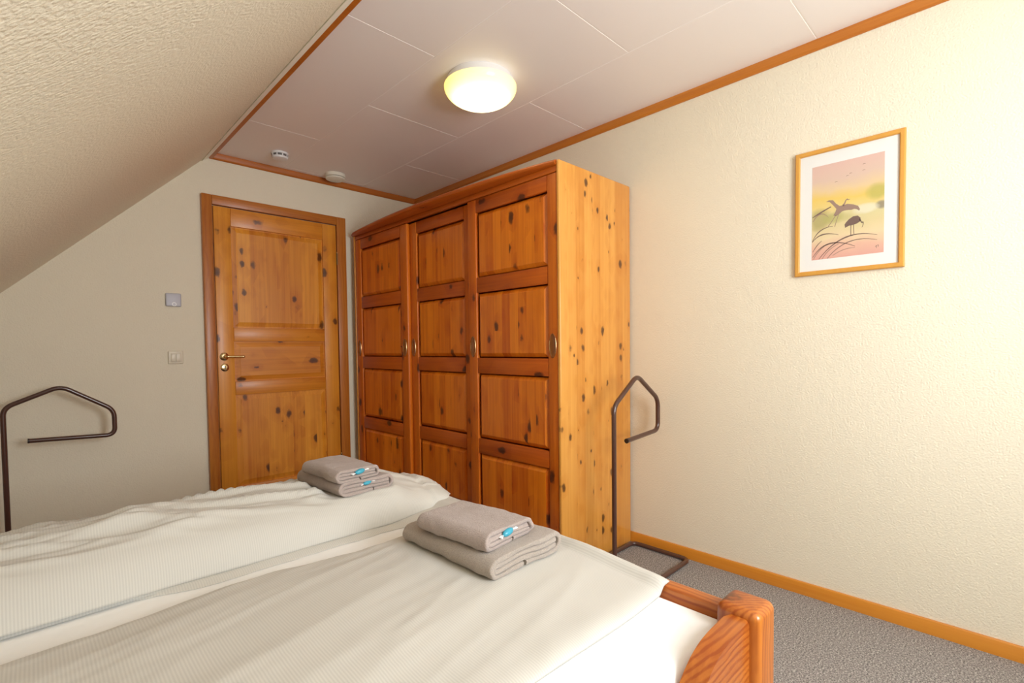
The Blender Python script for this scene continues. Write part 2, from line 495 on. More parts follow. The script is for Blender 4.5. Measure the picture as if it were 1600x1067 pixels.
DX0, DX1, DT = 0.8135, 1.7766, 2.118      # outside of the architrave
LX0, LX1, LT = 0.876, 1.699, 2.052        # leaf
DF = YB - 0.030                           # face of the leaf
door = structure(box('door_1', (LX0, DF + 0.014, 0.008), (LX1, YB - 0.001, LT), M['dz'], None))
ORG[door] = Vector((0, 0, 0))
box('architrave', (DX0, YB - 0.034, 0.0), (LX0 - 0.005, YB, DT), M['az'], door, 0.004, 2)
box('architrave', (LX1 + 0.005, YB - 0.034, 0.0), (DX1, YB, DT), M['az'], door, 0.004, 2)
box('architrave', (LX0 - 0.005, YB - 0.034, LT + 0.005), (LX1 + 0.005, YB, DT), M['axx'], door, 0.004, 2)
SL, SR = 0.977, 1.593
box('stile', (LX0 + 0.002, DF, 0.008), (SL, DF + 0.02, LT - 0.002), M['dst'], door, 0.003, 2)
box('stile', (SR, DF, 0.008), (LX1 - 0.002, DF + 0.02, LT - 0.002), M['dst'], door, 0.003, 2)
for a, b in ((1.932, LT - 0.002), (1.174, 1.265), (0.816, 0.905), (0.008, 0.20)):
    box('rail', (SL + 0.0005, DF, a), (SR - 0.0005, DF + 0.02, b), M['dx'], door, 0.003, 2)
for a, b, mt in ((1.265, 1.932, 'dz'), (0.905, 1.174, 'dx'), (0.20, 0.816, 'dz')):
    raised_panel('panel', SL, SR, a, b, lambda u, v, d: (u, DF + 0.014 - d, v), 0.001, 0.0095, 0.026, 0.008, M[mt], door)
tag(lathe('rosette', [(0.0, -0.009), (0.016, -0.009), (0.021, -0.006), (0.0265, -0.003), (0.0265, 0.0)], (0.915, DF, 1.074), M['brass'], door, 28, axis=1), 'round brass handle rosette')
hp = round_path([(0.915, DF - 0.004, 1.074), (0.915, DF - 0.045, 1.074), (1.018, DF - 0.047, 1.072)], 0.016)
hd = tag(tube('handle', hp, 0.0085, M['brass'], door, 14, r_end=0.0065), 'brass lever handle')
lathe('handle_tip', [(0.0, -0.010), (0.006, -0.008), (0.0085, 0.0), (0.006, 0.008), (0.0, 0.010)], (1.018, DF - 0.047, 1.072), M['brass'], hd, 16, axis=0)
es = tag(lathe('escutcheon', [(0.0, -0.006), (0.016, -0.006), (0.022, -0.004), (0.0255, -0.002), (0.0255, 0.0)], (0.917, DF, 1.002), M['brass'], door, 28, axis=1), 'round brass keyhole plate')
bk = bm_box((0.9145, DF - 0.0075, 0.990), (0.9195, DF - 0.004, 1.004))
bm_box((0.9125, DF - 0.0075, 1.003), (0.9215, DF - 0.004, 1.011), bm=bk)
finish('keyhole', bk, M['slot'], es)
for hz in (1.80, 0.27):
    hg = lathe('hinge', [(0.0, -0.042), (0.006, -0.042), (0.006, 0.042), (0.0, 0.042)], (LX1 + 0.001, DF - 0.006, hz), M['dark_brass'], door, 14)
    lathe('hinge_pin', [(0.0, 0.0), (0.0065, 0.0), (0.0045, 0.006), (0.0, 0.008)], (LX1 + 0.001, DF - 0.006, hz + 0.042), M['brass'], hg, 12)

# ------------------------------------------------------------------ wardrobe
WX, WY0, WY1, WT = 1.815, 1.533, 3.605, 1.998
wr = thing('wardrobe', (WX, (WY0 + WY1) / 2, 0.0), 'large three door orange pine wardrobe with panelled sliding doors against the wall', 'wardrobe')
box('side_panel', (WX, WY0, 0.0), (XR - 0.013, WY0 + 0.019, WT), M['wside_lit'], wr, 0.006, 3)
box('side_panel', (WX, WY1 - 0.019, 0.0), (XR - 0.013, WY1, WT - 0.02), M['wside_lit'], wr, 0.006, 3)
box('back_panel', (XR - 0.024, WY0 + 0.019, 0.02), (XR - 0.014, WY1 - 0.019, WT - 0.03), M['wz'], wr)
box('floor_board', (WX + 0.03, WY0 + 0.019, 0.07), (XR - 0.024, WY1 - 0.019, 0.09), M['wy'], wr)
box('plinth', (WX + 0.012, WY0 + 0.019, 0.0), (WX + 0.032, WY1 - 0.019, 0.10), M['wy'], wr, 0.002)
# bow-fronted cornice board
def cornice():
    bm = bmesh.new()
    n = 36
    rows = []
    ya, yb = WY0 + 0.020, WY1 + 0.004
    prof = [(0.06, 0.0), (0.0, 0.0), (-0.006, 0.0035), (-0.0095, 0.010), (-0.0085, 0.017), (-0.004, 0.022), (0.004, 0.0245), (0.06, 0.0245)]
    for i in range(n + 1):
        t = i / n
        y = ya + (yb - ya) * t
        bow = 0.082 * (math.sin(math.pi * (t * 0.97 + 0.0)) ** 0.8 if 0 < t < 1 else (0 if t == 0 else 0.02))
        x = WX - 0.002 - bow
        rows.append([bm.verts.new((x + a if j not in (0, 7) else WX + 0.05, y, WT - 0.022 + h)) for j, (a, h) in enumerate(prof)])
    for A, B in zip(rows, rows[1:]):
        for j in range(len(prof)):
            q = (j + 1) % len(prof)
            bm.faces.new((A[j], A[q], B[q], B[j]))
    bm.faces.new(rows[0]); bm.faces.new(rows[-1])
    return finish('cornice', bm, M['wcor'], wr, True, 40)
cornice()
box('top_board', (WX + 0.0505, WY0 + 0.0195, WT - 0.020), (XR - 0.014, WY1 - 0.0195, WT - 0.002), M['wcor'], wr)
box('frieze', (WX + 0.003, WY0 + 0.0195, 1.946), (WX + 0.021, WY1 - 0.0195, WT - 0.0225), M['wcor'], wr, 0.003, 2)
# sliding doors
def wdoor(y0, y1, xf, sl, sr):
    """y0 < y1; xf front face; sl, sr stile widths at the y1 and y0 ends"""
    z0, z1 = 0.105, 1.943
    d = box('door', (xf + 0.0175, y0 + 0.002, z0 + 0.002), (xf + 0.0245, y1 - 0.002, z1 - 0.002), M['wz'], wr)
    s0 = box('stile', (xf, y0, z0), (xf + 0.0245, y0 + sr, z1), M['wst'], d, 0.005, 3)
    s1 = box('stile', (xf, y1 - sl, z0), (xf + 0.0245, y1, z1), M['wst'], d, 0.005, 3)
    ya, yb = y0 + sr, y1 - sl
    rails = [(1.868, z1), (1.421, 1.507), (0.967, 1.056), (0.512, 0.598), (z0, 0.170)]
    for a, b in rails:
        box('rail', (xf + 0.0008, ya + 0.0003, a), (xf + 0.0245, yb - 0.0003, b), M['wy'], d, 0.004, 2)
    for (a, _), (_, b) in zip(rails, rails[1:]):
        raised_panel('panel', ya, yb, b, a, lambda u, v, q: (xf + 0.0180 - q, u, v), 0.0005, 0.0155, 0.018, 0.006, M['wz'], d)
    return d
def cup(d, y, xf):
    """oval finger pull let into the stile"""
    zc = 1.118
    bm = bmesh.new()
    n = 28
    def ring(ry, rz, dx): return [bm.verts.new((xf - dx, y + ry * math.cos(2 * math.pi * k / n), zc + rz * math.sin(2 * math.pi * k / n))) for k in range(n)]
    R = [ring(0.0235, 0.060, -0.001), ring(0.0235, 0.060, 0.002), ring(0.0220, 0.0585, 0.0032), ring(0.0200, 0.0555, 0.0022), ring(0.0165, 0.050, 0.0008), ring(0.006, 0.032, 0.0003)]
    for A, B in zip(R, R[1:]):
        for k in range(n): bm.faces.new((A[k], A[(k + 1) % n], B[(k + 1) % n], B[k]))
    bm.faces.new(R[0]); bm.faces.new(R[-1])
    for f in bm.faces:
        if max(abs(v.co.y - y) for v in f.verts) < 0.020: f.material_index = 1
    o = tag(finish('handle', bm, M['pull'], d, True, 60), 'oval brass finger pull')
    o.data.materials.append(M['pull_in'])
M['pull'] = plain('brass_rim', (0.62, 0.40, 0.20), 0.25, 0.9)
M['pull_in'] = plain('brown_lacquer_recess', (0.22, 0.07, 0.012), 0.18, 0.0, Coat_Weight=0.6)
XF, XM = WX + 0.004, WX + 0.030
d3 = wdoor(1.553, 2.222, XF, 0.072, 0.062)
d2 = wdoor(2.205, 2.880, XM, 0.094, 0.085)
d1 = wdoor(2.862, 3.580, XF, 0.078, 0.085)
cup(d3, 1.584, XF); cup(d3, 2.186, XF)
cup(d2, 2.835, XM)
cup(d1, 2.904, XF); cup(d1, 3.541, XF)

# ------------------------------------------------------------------ bed
ZP, ZR, ZMAT = 0.520, 0.480, 0.462
PX0, PX1 = 1.122, 1.226
PY0, PY1 = 0.388, 0.488
FY0, FY1 = 2.225, 2.325
HX0, HX1 = -0.925, -0.835
bed = thing('bed', ((HX0 + PX1) / 2, (PY0 + FY1) / 2, 0.0), 'double bed in orange pine with low footboard and rounded corner posts', 'bed')
def post(x0, x1, y0, y1, z):
    bm = bm_box((x0, y0, 0.0), (x1, y1, z))
    vert = [e for e in bm.edges if abs(e.verts[0].co.z - e.verts[1].co.z) > 0.1]
    top = [e for e in bm.edges if e.verts[0].co.z > 0.1 and e.verts[1].co.z > 0.1]
    bmesh.ops.bevel(bm, geom=vert + top, offset=0.019, segments=5, profile=0.5, affect='EDGES')
    return finish('post', bm, M['bz'], bed, True, 50)
post(PX0, PX1, PY0, PY1, ZP)
post(PX0, PX1, FY0, FY1, ZP)
post(HX0, HX1, PY0, PY1, 0.56)
post(HX0, HX1, FY0, FY1, 0.56)
k1 = bm_box((1.168, PY0 - 0.0015, 0.405), (1.178, PY0 + 0.004, 0.422))
box('footboard', (1.180, PY1 - 0.01, 0.14), (1.226, FY0 + 0.01, ZR), M['by'], bed, 0.007, 3)
k1.free()
box('headboard', (HX0 + 0.025, PY1 - 0.01, 0.12), (HX1 - 0.02, FY0 + 0.01, 0.54), M['by'], bed, 0.007, 3)
# side rails: the top edge sweeps up to the foot posts
def side_rail(y0, y1):
    ctl = [(HX1 - 0.005, 0.375), (0.62, 0.375), (0.75, 0.378), (0.815, 0.392), (0.862, 0.424), (0.900, 0.458), (0.940, 0.484), (0.985, 0.498), (1.04, 0.503), (PX0 + 0.01, 0.503)]
    top = []
    for (xa, za), (xb, zb_) in zip(ctl, ctl[1:]):
        for q in range(3):
            t = q / 3
            top.append((xa + (xb - xa) * t, za + (zb_ - za) * t))
    for _ in range(3):
        top = [top[0]] + [(p[0], (a[1] + 2 * p[1] + b[1]) / 4) for a, p, b in zip(top, top[1:], top[2:])] + [top[-1]]
    top.append(ctl[-1])
    pts = [(HX1 - 0.005, 0.17)] + top + [(PX0 + 0.01, 0.17)]
    bm = bmesh.new()
    A = [bm.verts.new((p[0], y0, p[1])) for p in pts]; B = [bm.verts.new((p[0], y1, p[1])) for p in pts]
    bm.faces.new(A); bm.faces.new(B)
    n = len(pts)
    for i in range(n): bm.faces.new((A[i], A[(i + 1) % n], B[(i + 1) % n], B[i]))
    ed = [e for e in bm.edges if abs(e.verts[0].co.y - e.verts[1].co.y) < 1e-6 and min(e.verts[0].co.z, e.verts[1].co.z) > 0.3]
    bmesh.ops.bevel(bm, geom=ed, offset=0.017, segments=4, profile=0.5, affect='EDGES')
    return finish('side_rail', bm, M['bx'], bed, True, 40)
side_rail(0.410, 0.458)
side_rail(2.262, 2.310)
for yy in (0.80, 1.36, 1.90):
    box('slat_support', (HX1, yy - 0.02, 0.20), (1.18, yy + 0.02, 0.24), M['bx'], bed)

# mattresses under white sheets
def mattress(y0, y1, label):
    bm = bm_box((-0.830, y0, 0.242), (1.176, y1, ZMAT))
    bmesh.ops.bevel(bm, geom=bm.edges[:], offset=0.035, segments=5, profile=0.5, affect='EDGES')
    o = finish('mattress', bm, M['sheet'], None, True, 60)
    tag(o, label, 'mattress')
mattress(0.462, 1.358, 'mattress in a white fitted sheet on the side by the large towels')
mattress(1.360, 2.258, 'mattress in a white fitted sheet on the side next to the door')

# ------------------------------------------------------------------ duvets
def sm(a, b, x):
    t = max(0.0, min(1.0, (x - a) / (b - a)))
    return t * t * (3 - 2 * t)
def rnd_edge(d, r, p=2.3):
    """0 at the seam, 1 once d metres inside, rounded like a filled edge"""
    t = max(0.0, min(1.0, d / r))
    return (1 - (1 - t) ** p) ** (1 / p)
def nz(x, y, z=0.0): return noise.noise(Vector((x, y, z)))

TOW = []      # (x0,x1,y0,y1,z) hollows pressed by the towels
def press(x, y, z):
    for x0, x1, y0, y1, zt in TOW:
        dx = max(x0 - x, 0, x - x1); dy = max(y0 - y, 0, y - y1)
        d = math.hypot(dx, dy)
        if d < 0.06:
            w = 1 - sm(0.0, 0.06, d)
            z = z * (1 - w) + min(z, zt) * w if d > 0 else min(z, zt)
    return z

def near_top(x, y):
    x0, x1, y0, y1 = -0.70, 1.212, 0.645, 1.432
    e = rnd_edge(y - y0, 0.055) * rnd_edge(y1 - y, 0.06) * rnd_edge(x1 - x, 0.05)
    h = 0.021 + 0.021 * sm(0.65, 1.00, y) * (1 - 0.35 * sm(1.25, 1.43, y))
    h += 0.007 * nz(x * 1.4, y * 2.0, 3.1)
    # long soft creases along the bed and short puckers at the seams
    c = nz(x * 0.9 + y * 0.5, y * 8.0 - x * 2.4, 7.7)
    d = nz(x * 1.6 + 3.0, y * 15.0 - x * 3.0, 1.2)
    h += (0.0040 * (1 - abs(c)) ** 6 + 0.0022 * (1 - abs(d)) ** 6) * sm(0.62, 0.85, y) * (1 - 0.5 * sm(0.6, 1.1, x))
    h += 0.0025 * nz(x * 5, y * 6, 1.7) + 0.004 * nz(x * 14, y * 5, 9.7) * (1 - sm(0.02, 0.20, min(y - y0, y1 - y, x1 - x)))
    return e * h

def far_top(x, y):
    y0, y1, x1 = 1.598, 2.255, 1.285
    crest = 0.158 - 0.012 * sm(0.45, 0.85, x)
    fx = 1 - 0.70 * sm(0.95, x1 + 0.02, x) ** 1.1
    e = rnd_edge(y - y0, 0.230, 2.3) * (1 - 0.52 * sm(1.80, 2.26, y)) * rnd_edge(y1 - y, 0.05)
    e *= rnd_edge(x1 - x, 0.075)
    h = crest * fx
    # folds run lengthwise and slant down to the near edge
    u = (y - 1.6) + 0.20 * x + 0.03 * nz(x * 2.0, y * 4.0, 5.5)
    c1 = nz(x * 1.3, u * 10.0, 2.2)
    c2 = nz(x * 2.2 + 5, u * 19.0, 8.4)
    c3 = nz(x * 3.5 + 9, u * 33.0, 4.1)
    amp = sm(1.63, 1.72, y) * (1 - 0.55 * sm(0.75, 1.1, x))
    w = 0.024 * ((1 - abs(c1)) ** 6 - 0.3) + 0.018 * ((1 - abs(c2)) ** 6 - 0.3) + 0.009 * ((1 - abs(c3)) ** 5 - 0.3)
    # short drapes down the near side towards the foot
    s = 0.011 * nz(x * 11 + y * 4, y * 2, 6.0) * sm(0.35, 0.8, x) * (1 - sm(1.66, 1.95, y)) * (1 - sm(1.15, 1.26, x))
    s += 0.005 * nz(x * 4, y * 5, 6.6)
    return e * (h + w * amp + 0.010 * nz(x * 2.2, y * 3.0, 0.3)) + s * rnd_edge(y - y0, 0.09) * rnd_edge(x1 - x, 0.10)

def duvet(name, fn, x0, x1, y0, y1, base, mat, label, nx, ny, wav=0.0, s0=lambda x: 0.0, s1=lambda x: 0.0, under=0.0):
    bm = bmesh.new()
    def zb(x): return base + sm(1.150, 1.182, x) * (ZR + 0.003 - base)
    T, Bm = [], []
    for i in range(nx + 1):
        t = i / nx
        x = x0 + (x1 - x0) * (1 - (1 - t) ** 1.25)
        a, b = [], []
        for j in range(ny + 1):
            s = j / ny
            s = 0.5 - 0.5 * math.cos(math.pi * s) if True else s
            wob = wav * nz(x * 3.0, 4.4) * (1 - s) + wav * nz(x * 2.6, 9.1) * s
            y = y0 + (y1 - y0) * s
            z = fn(x, y)
            wob += s0(x) * (1 - s) ** 2 + s1(x) * s ** 2
            zz = press(x, y + wob, zb(x) + z)
            bz = zb(x)
            if j == 0: wob += under
            v = bm.verts.new((x + (wav * 0.8 * nz(y * 4, 2.0) * sm(x1 - 0.3, x1, x)), y + wob, max(zz, bz + 0.0008)))
            a.append(v)
            if i in (0, nx) or j in (0, ny): b.append(v)
            else: b.append(bm.verts.new((x + (wav * 0.8 * nz(y * 4, 2.0) * sm(x1 - 0.3, x1, x)), y + wob, bz)))
        T.append(a); Bm.append(b)
    for i in range(nx):
        for j in range(ny):
            bm.faces.new((T[i][j], T[i + 1][j], T[i + 1][j + 1], T[i][j + 1]))
            q = (Bm[i][j], Bm[i][j + 1], Bm[i + 1][j + 1], Bm[i + 1][j])
            if len(set(q)) == 4 and set(q) != set((T[i][j], T[i + 1][j], T[i + 1][j + 1], T[i][j + 1])):
                bm.faces.new(q)
    o = finish(name, bm, mat, None, True)
    return tag(o, label, 'duvet')

NB, FB = 0.506, 0.586     # what the towel stacks lie on
TOW += [(0.840, 1.105, 0.960, 1.340, NB), (0.765, 0.970, 1.690, 1.990, FB)]
duvet('duvet', near_top, -0.70, 1.212, 0.645, 1.432, ZMAT + 0.002, M['duvet'],
      'flat beige striped duvet on the side of the bed by the footboard post', 190, 100, 0.012, s1=lambda x: 0.045 * math.exp(-((x - 0.37) / 0.22) ** 2), under=0.010)
fd = duvet('duvet', far_top, -0.70, 1.285, 1.598, 2.255, ZMAT + 0.006, M['duvet'],
      'thick folded beige striped duvet on the side of the bed next to the door', 260, 130, 0.008, s0=lambda x: 0.050 * sm(0.90, 1.16, x) + 0.060 * sm(1.20, 1.285, x) ** 2, under=0.016)
def flap():
    bm = bmesh.new()
    n, k = 90, 8
    T, B = [], []
    for i in range(n + 1):
        x = 0.02 + 1.225 * i / n
        ye = 1.612 - 0.050 * sm(0.08, 0.40, x) - 0.030 * sm(0.85, 1.05, x) + 0.014 * nz(x * 5, 3.3) + 0.006 * nz(x * 17, 1.3)
        T.append([]); B.append([])
        lift = sm(1.140, 1.178, x) * (ZR - ZMAT)
        for j in range(k + 1):
            y = ye + (1.72 - ye) * j / k
            hgt = 0.009 * rnd_edge(y - ye, 0.012) + 0.006 * sm(0, 0.4, j / k) * max(0, nz(x * 9, y * 14, 4.0))
            T[-1].append(bm.verts.new((x, y, ZMAT + 0.0022 + max(hgt, 0.0006) + lift)))
            B[-1].append(bm.verts.new((x, y, ZMAT + 0.0015 + lift)))
    for i in range(n):
        for j in range(k):
            bm.faces.new((T[i][j], T[i + 1][j], T[i + 1][j + 1], T[i][j + 1]))
            bm.faces.new((B[i][j], B[i][j + 1], B[i + 1][j + 1], B[i + 1][j]))
        bm.faces.new((T[i][0], T[i + 1][0], B[i + 1][0], B[i][0])); bm.faces.new((T[i][k], T[i + 1][k], B[i + 1][k], B[i][k]))
    for i in (0, n):
        for j in range(k): bm.faces.new((T[i][j], T[i][j + 1], B[i][j + 1], B[i][j]))
    finish('lower_layer', bm, M['duvet'], fd, True, 60)
ORG[fd] = Vector((0, 0, 0))
flap()

# ------------------------------------------------------------------ towels
def ribbon_profile(path, th):
    """closed outline around a polyline, half thickness th/2"""
    P = [Vector((p[0], p[1])) for p in path]
    L, Rr = [], []
    for i, p in enumerate(P):
        d = (P[min(i + 1, len(P) - 1)] - P[max(i - 1, 0)]).normalized()
        n = Vector((-d.y, d.x))
        L.append(p + n * th / 2); Rr.append(p - n * th / 2)
    return L, Rr
def arc(cx, cz, rx, rz, a0, a1, n=8):
    return [(cx + rx * math.cos(math.radians(a0 + (a1 - a0) * i / n)), cz + rz * math.sin(math.radians(a0 + (a1 - a0) * i / n))) for i in range(n + 1)]
def line(a, b, n=10):
    return [(a[0] + (b[0] - a[0]) * i / n, a[1] + (b[1] - a[1]) * i / n) for i in range(1, n)]
def towel(w, d, h, layers, seed, mat, label, loc, rot, tail=0.35):
    """towel folded over itself: long folds run along local y, open layered ends face -y"""
    rt = thing('folded_towel', loc, label, 'towel', None)
    th = h / layers
    zc = lambda k: th * (k + 0.5)
    def build(name, path, y0, y1, lift=0.0):
        ny = 30
        bm = bmesh.new()
        rows = []
        ends = [0.0, 0.0012, 0.003, 0.006]
        ys = [y0 + e for e in ends] + [y0 + 0.006 + (y1 - y0 - 0.012) * j / ny for j in range(1, ny)] + [y1 - e for e in reversed(ends)]
        for y in ys:
            e = min(y - y0, y1 - y)
            L, Rr = ribbon_profile(path, th * 0.96 * (0.45 + 0.55 * rnd_edge(e, 0.006, 2.0)))
            out = L + Rr[::-1]
            rows.append([])
            for p in out:
                f = 0.0040 * nz(p.x * 9 + seed, y * 9, p.y * 20) + 0.0022 * nz(p.x * 30 + seed, y * 30, p.y * 30)
                g2 = 0.0090 * nz(p.x * 10 + seed, p.y * 45, seed + 3.3) * (1 - sm(0, 0.06, e)) * (1 if y < 0 else -1)
                sag = -0.10 * h * sm(0.05, 0.0, e) * (p.y / h) if False else 0.0
                rows[-1].append(bm.verts.new((p.x + f, y + g2, max(0.0, p.y + f * 0.9 + (p.y / h) * lift * nz(p.x * 6, y * 5, seed)))))
        n = len(out)
        for A, B in zip(rows, rows[1:]):
            for k in range(n): bm.faces.new((A[k], A[(k + 1) % n], B[(k + 1) % n], B[k]))
        for R, q in ((rows[0], 1), (rows[-1], -1)):
            m2 = n // 2
            for k in range(m2 - 1):
                bm.faces.new((R[k], R[k + 1], R[n - 2 - k], R[n - 1 - k]))
        bmesh.ops.recalc_face_normals(bm, faces=bm.faces)
        me = bpy.data.meshes.new(name); bm.to_mesh(me); bm.free()
        me.materials.append(mat)
        me.polygons.foreach_set('use_smooth', [True] * len(me.polygons))
        me.set_sharp_from_angle(angle=math.radians(60))
        o = bpy.data.objects.new(name, me); COL.objects.link(o); o.parent = rt
        return o
    x0, x1 = -w / 2, w / 2
    top = layers - 1
    r = h / 2 - th / 2
    # outer wrap: from under the stack round the left fold, over the top, round the right fold
    p = line((x0 + w * tail, zc(0)), (x0 + r, zc(0)))
    p = [(x0 + w * tail, zc(0))] + p + arc(x0 + r + th / 2, h / 2, r, r, 270, 90, 12)
    p += line((x0 + r + th / 2, zc(top)), (x1 - r * 0.6 - th / 2, zc(top)), 14)
    # right fold returns one layer below the top
    rr = th / 2
    k = top - 1
    if layers >= 4:
        big = (zc(top) - zc(0)) / 2
        p += arc(x1 - big - th / 2, h / 2, big, big, 90, -90, 12)
        p += line((x1 - big - th / 2, zc(0)), (x0 + w * tail + 0.0005, zc(0)), 12)
        build('outer_fold', p, -d / 2, d / 2, 0.009)
        q = [(x1 - th * 1.62, zc(1))] + line((x1 - th * 1.62, zc(1)), (x0 + th * 1.75, zc(1)), 14)
        q += arc(x0 + th * 1.75, h / 2, (zc(top - 1) - zc(1)) / 2, (zc(top - 1) - zc(1)) / 2, 270, 90, 8)
        q += line((x0 + th * 1.75, zc(top - 1)), (x1 - th * 1.62, zc(top - 1)), 14) + [(x1 - th * 1.62, zc(top - 1))]
        build('inner_fold', q, -d / 2 + 0.003, d / 2 - 0.006, 0.006)
    rt.rotation_euler = (0, 0, rot)
    return rt
D = math.radians
T1 = towel(0.292, 0.405, 0.058, 4, 1.3, M['towel_b'], 'large taupe bath towel folded flat on the flat duvet, under a smaller towel', (0.972, 1.150, NB), D(2), 0.42)
T2 = towel(0.205, 0.285, 0.050, 4, 5.1, M['towel_a'], 'smaller mauve grey towel on the large bath towel, nearer the footboard post', (0.935, 1.130, NB + 0.059), D(5), 0.55)
T3 = towel(0.228, 0.330, 0.050, 4, 9.4, M['towel_a'], 'mauve grey towel folded on the thick duvet, under another towel', (0.866, 1.838, FB), D(4), 0.62)
T4 = towel(0.182, 0.255, 0.046, 4, 12.2, M['towel_a'], 'mauve grey towel topmost of the stack on the thick duvet', (0.835, 1.800, FB + 0.051), D(5), 0.5)

def sweet(loc, rz, tilt, s, label):
    """small wrapped piece tucked into the open end of a folded towel"""
    rt = thing('wrapped_sweet', loc, label, 'sweet', 'wrapped sweets on the towels')
    rt.rotation_euler = (0, tilt, rz)
    bm = bmesh.new()
    bmesh.ops.create_uvsphere(bm, u_segments=20, v_segments=12, radius=1)
    for v in bm.verts: v.co = Vector((v.co.x * 0.022 * s, v.co.y * 0.010 * s, v.co.z * 0.010 * s))
    me = bpy.data.meshes.new('body'); bm.to_mesh(me); bm.free(); me.materials.append(M['blue'])
    me.polygons.foreach_set('use_smooth', [True] * len(me.polygons))
    o = bpy.data.objects.new('body', me); COL.objects.link(o); o.parent = rt
    for sg in (-1, 1):
        bm = bmesh.new()
        n = 9
        rows = []
        for (dx, hw) in ((0.018, 0.0028), (0.022, 0.0020), (0.030, 0.0065), (0.036, 0.0085)):
            rows.append([bm.verts.new((sg * dx * s, (k / (n - 1) - 0.5) * 2 * hw * s, 0.0013 * s * (1 if k % 2 else -1))) for k in range(n)] )
            rows[-1] += [bm.verts.new((v.co.x, v.co.y, v.co.z - 0.0009)) for v in reversed(rows[-1][:n])]
        for A, B in zip(rows, rows[1:]):
            for k in range(2 * n): bm.faces.new((A[k], A[(k + 1) % (2 * n)], B[(k + 1) % (2 * n)], B[k]))
        bm.faces.new(rows[0]); bm.faces.new(rows[-1])
        bmesh.ops.recalc_face_normals(bm, faces=bm.faces)
        me = bpy.data.meshes.new('wrapper_end'); bm.to_mesh(me); bm.free(); me.materials.append(M['wrap'])
        o = bpy.data.objects.new('wrapper_end', me); COL.objects.link(o); o.parent = rt
    return rt
sweet((0.940, 0.991, NB + 0.059 + 0.034), D(8), D(-8), 1.0, 'turquoise wrapped sweet in the towel stack nearer the footboard post')
sweet((0.850, 1.676, FB + 0.051 + 0.031), D(8), D(-8), 0.95, 'turquoise wrapped sweet tucked in the topmost towel next to the door')
sweet((0.880, 1.680, FB + 0.034), D(6), D(-6), 0.8, 'turquoise wrapped sweet half hidden in the lower towel next to the door')

# ------------------------------------------------------------------ valet stands
def valet(post_xy, d, zs, base, label, end):
    """bent tube stand: d = unit direction of the hanger, zs = heights, base = closed floor rectangle"""
    px, py = post_xy
    rt = thing('valet_stand', (px, py, 0.0), label, 'valet stand', 'brown tube valet stands')
    r = 0.0115
    z_post, z_peak, z_up, z_lo, z_end = zs
    W, xe = end
    P = lambda s, z: (px + d[0] * s, py + d[1] * s, z)
    tube('upright', [P(0, r), P(0, 0.3), P(0, z_post - 0.10)], r, M['tube'], rt, 14)
    hp = round_path([P(0, z_post - 0.10), P(0, z_post), P(W * 0.5, z_peak), P(W, z_up), P(W, z_lo), P(xe, z_end)], 0.042, 9)
    h = tube('hanger', hp, r, M['tube'], rt, 14)
    a, b = Vector(P(W, z_lo)), Vector(P(xe, z_end))
    n = (b - a).normalized()
    tag(tube('end_cap', [b - n * 0.002, b + n * 0.005], r * 1.05, M['cap'], h, 14), 'dark plastic end cap')
    bx0, bx1, by0, by1 = base
    ym = py
    path = [(bx0, ym, r), (bx0, by1, r), (bx1, by1, r), (bx1, by0, r), (bx0, by0, r), (bx0, ym - 0.001, r)]
    if d[0] < 0: pass
    tube('base_frame', round_path(path, 0.045, 7), r, M['tube'], rt, 14)
    return rt
valet((1.965, 1.335), (1, 0), (0.828, 0.965, 0.832, 0.668, 0.650), (1.965, 2.392, 1.172, 1.500),
      'brown bent tube valet stand beside the wardrobe side', (0.405, 0.110))
valet((-0.104, 3.50), (1, 0), (0.842, 0.938, 0.795, 0.655, 0.668), (-0.104, 0.330, 3.345, 3.660),
      'brown bent tube valet stand against the wall beyond the bed', (0.430, 0.088))

# ------------------------------------------------------------------ lamp, detectors, wall fittings
LC = (1.589, 1.827)
lamp = thing('ceiling_lamp', (LC[0], LC[1], ZC), 'round flush ceiling lamp with lit opal glass dome and white rim', 'lamp')
lathe('lamp_base', [(0.0, 0.0), (0.154, 0.0), (0.158, -0.006), (0.166, -0.034), (0.160, -0.037), (0.0, -0.037)], (*LC, ZC), M['white'], lamp, 64)
prof = [(0.0, -0.036), (0.168, -0.036), (0.173, -0.037)] + [(0.173 * math.cos(t), -0.039 - 0.085 * math.sin(t)) for t in [i * math.pi / 2 / 14 for i in range(1, 14)]] + [(0.0, -0.124)]
lathe('glass_dome', prof, (*LC, ZC), M['opal'], lamp, 64, angle=70)

sd = thing('smoke_detector', (1.212, 3.392, ZC), 'small white smoke detector with dark vent slots near the sloping ceiling', 'smoke detector')
lathe('base', [(0.0, 0.0), (0.050, 0.0), (0.052, -0.004), (0.052, -0.012), (0.047, -0.013), (0.0, -0.013)], (1.212, 3.392, ZC), M['white'], sd, 40)
lathe('vent_ring', [(0.0, -0.012), (0.0465, -0.012), (0.0465, -0.027), (0.0, -0.027)], (1.212, 3.392, ZC), M['slot'], sd, 40)
lathe('cover', [(0.0, -0.026), (0.048, -0.026), (0.049, -0.029), (0.046, -0.037), (0.036, -0.041), (0.0, -0.042)], (1.212, 3.392, ZC), M['white'], sd, 40)
for k in range(9):
    a = 2 * math.pi * k / 9 + 0.35
    bm = bm_box((-0.0032, 0.0455, -0.028), (0.0032, 0.0492, -0.012))
    bmesh.ops.rotate(bm, verts=bm.verts, cent=(0, 0, 0), matrix=Matrix.Rotation(a, 3, 'Z'))
    bmesh.ops.translate(bm, verts=bm.verts, vec=(1.212, 3.392, ZC))
    finish('vent_post', bm, M['white'], sd)
al = thing('smoke_detector', (1.652, 3.535, ZC), 'larger cream round detector on the ceiling above the door', 'smoke detector')
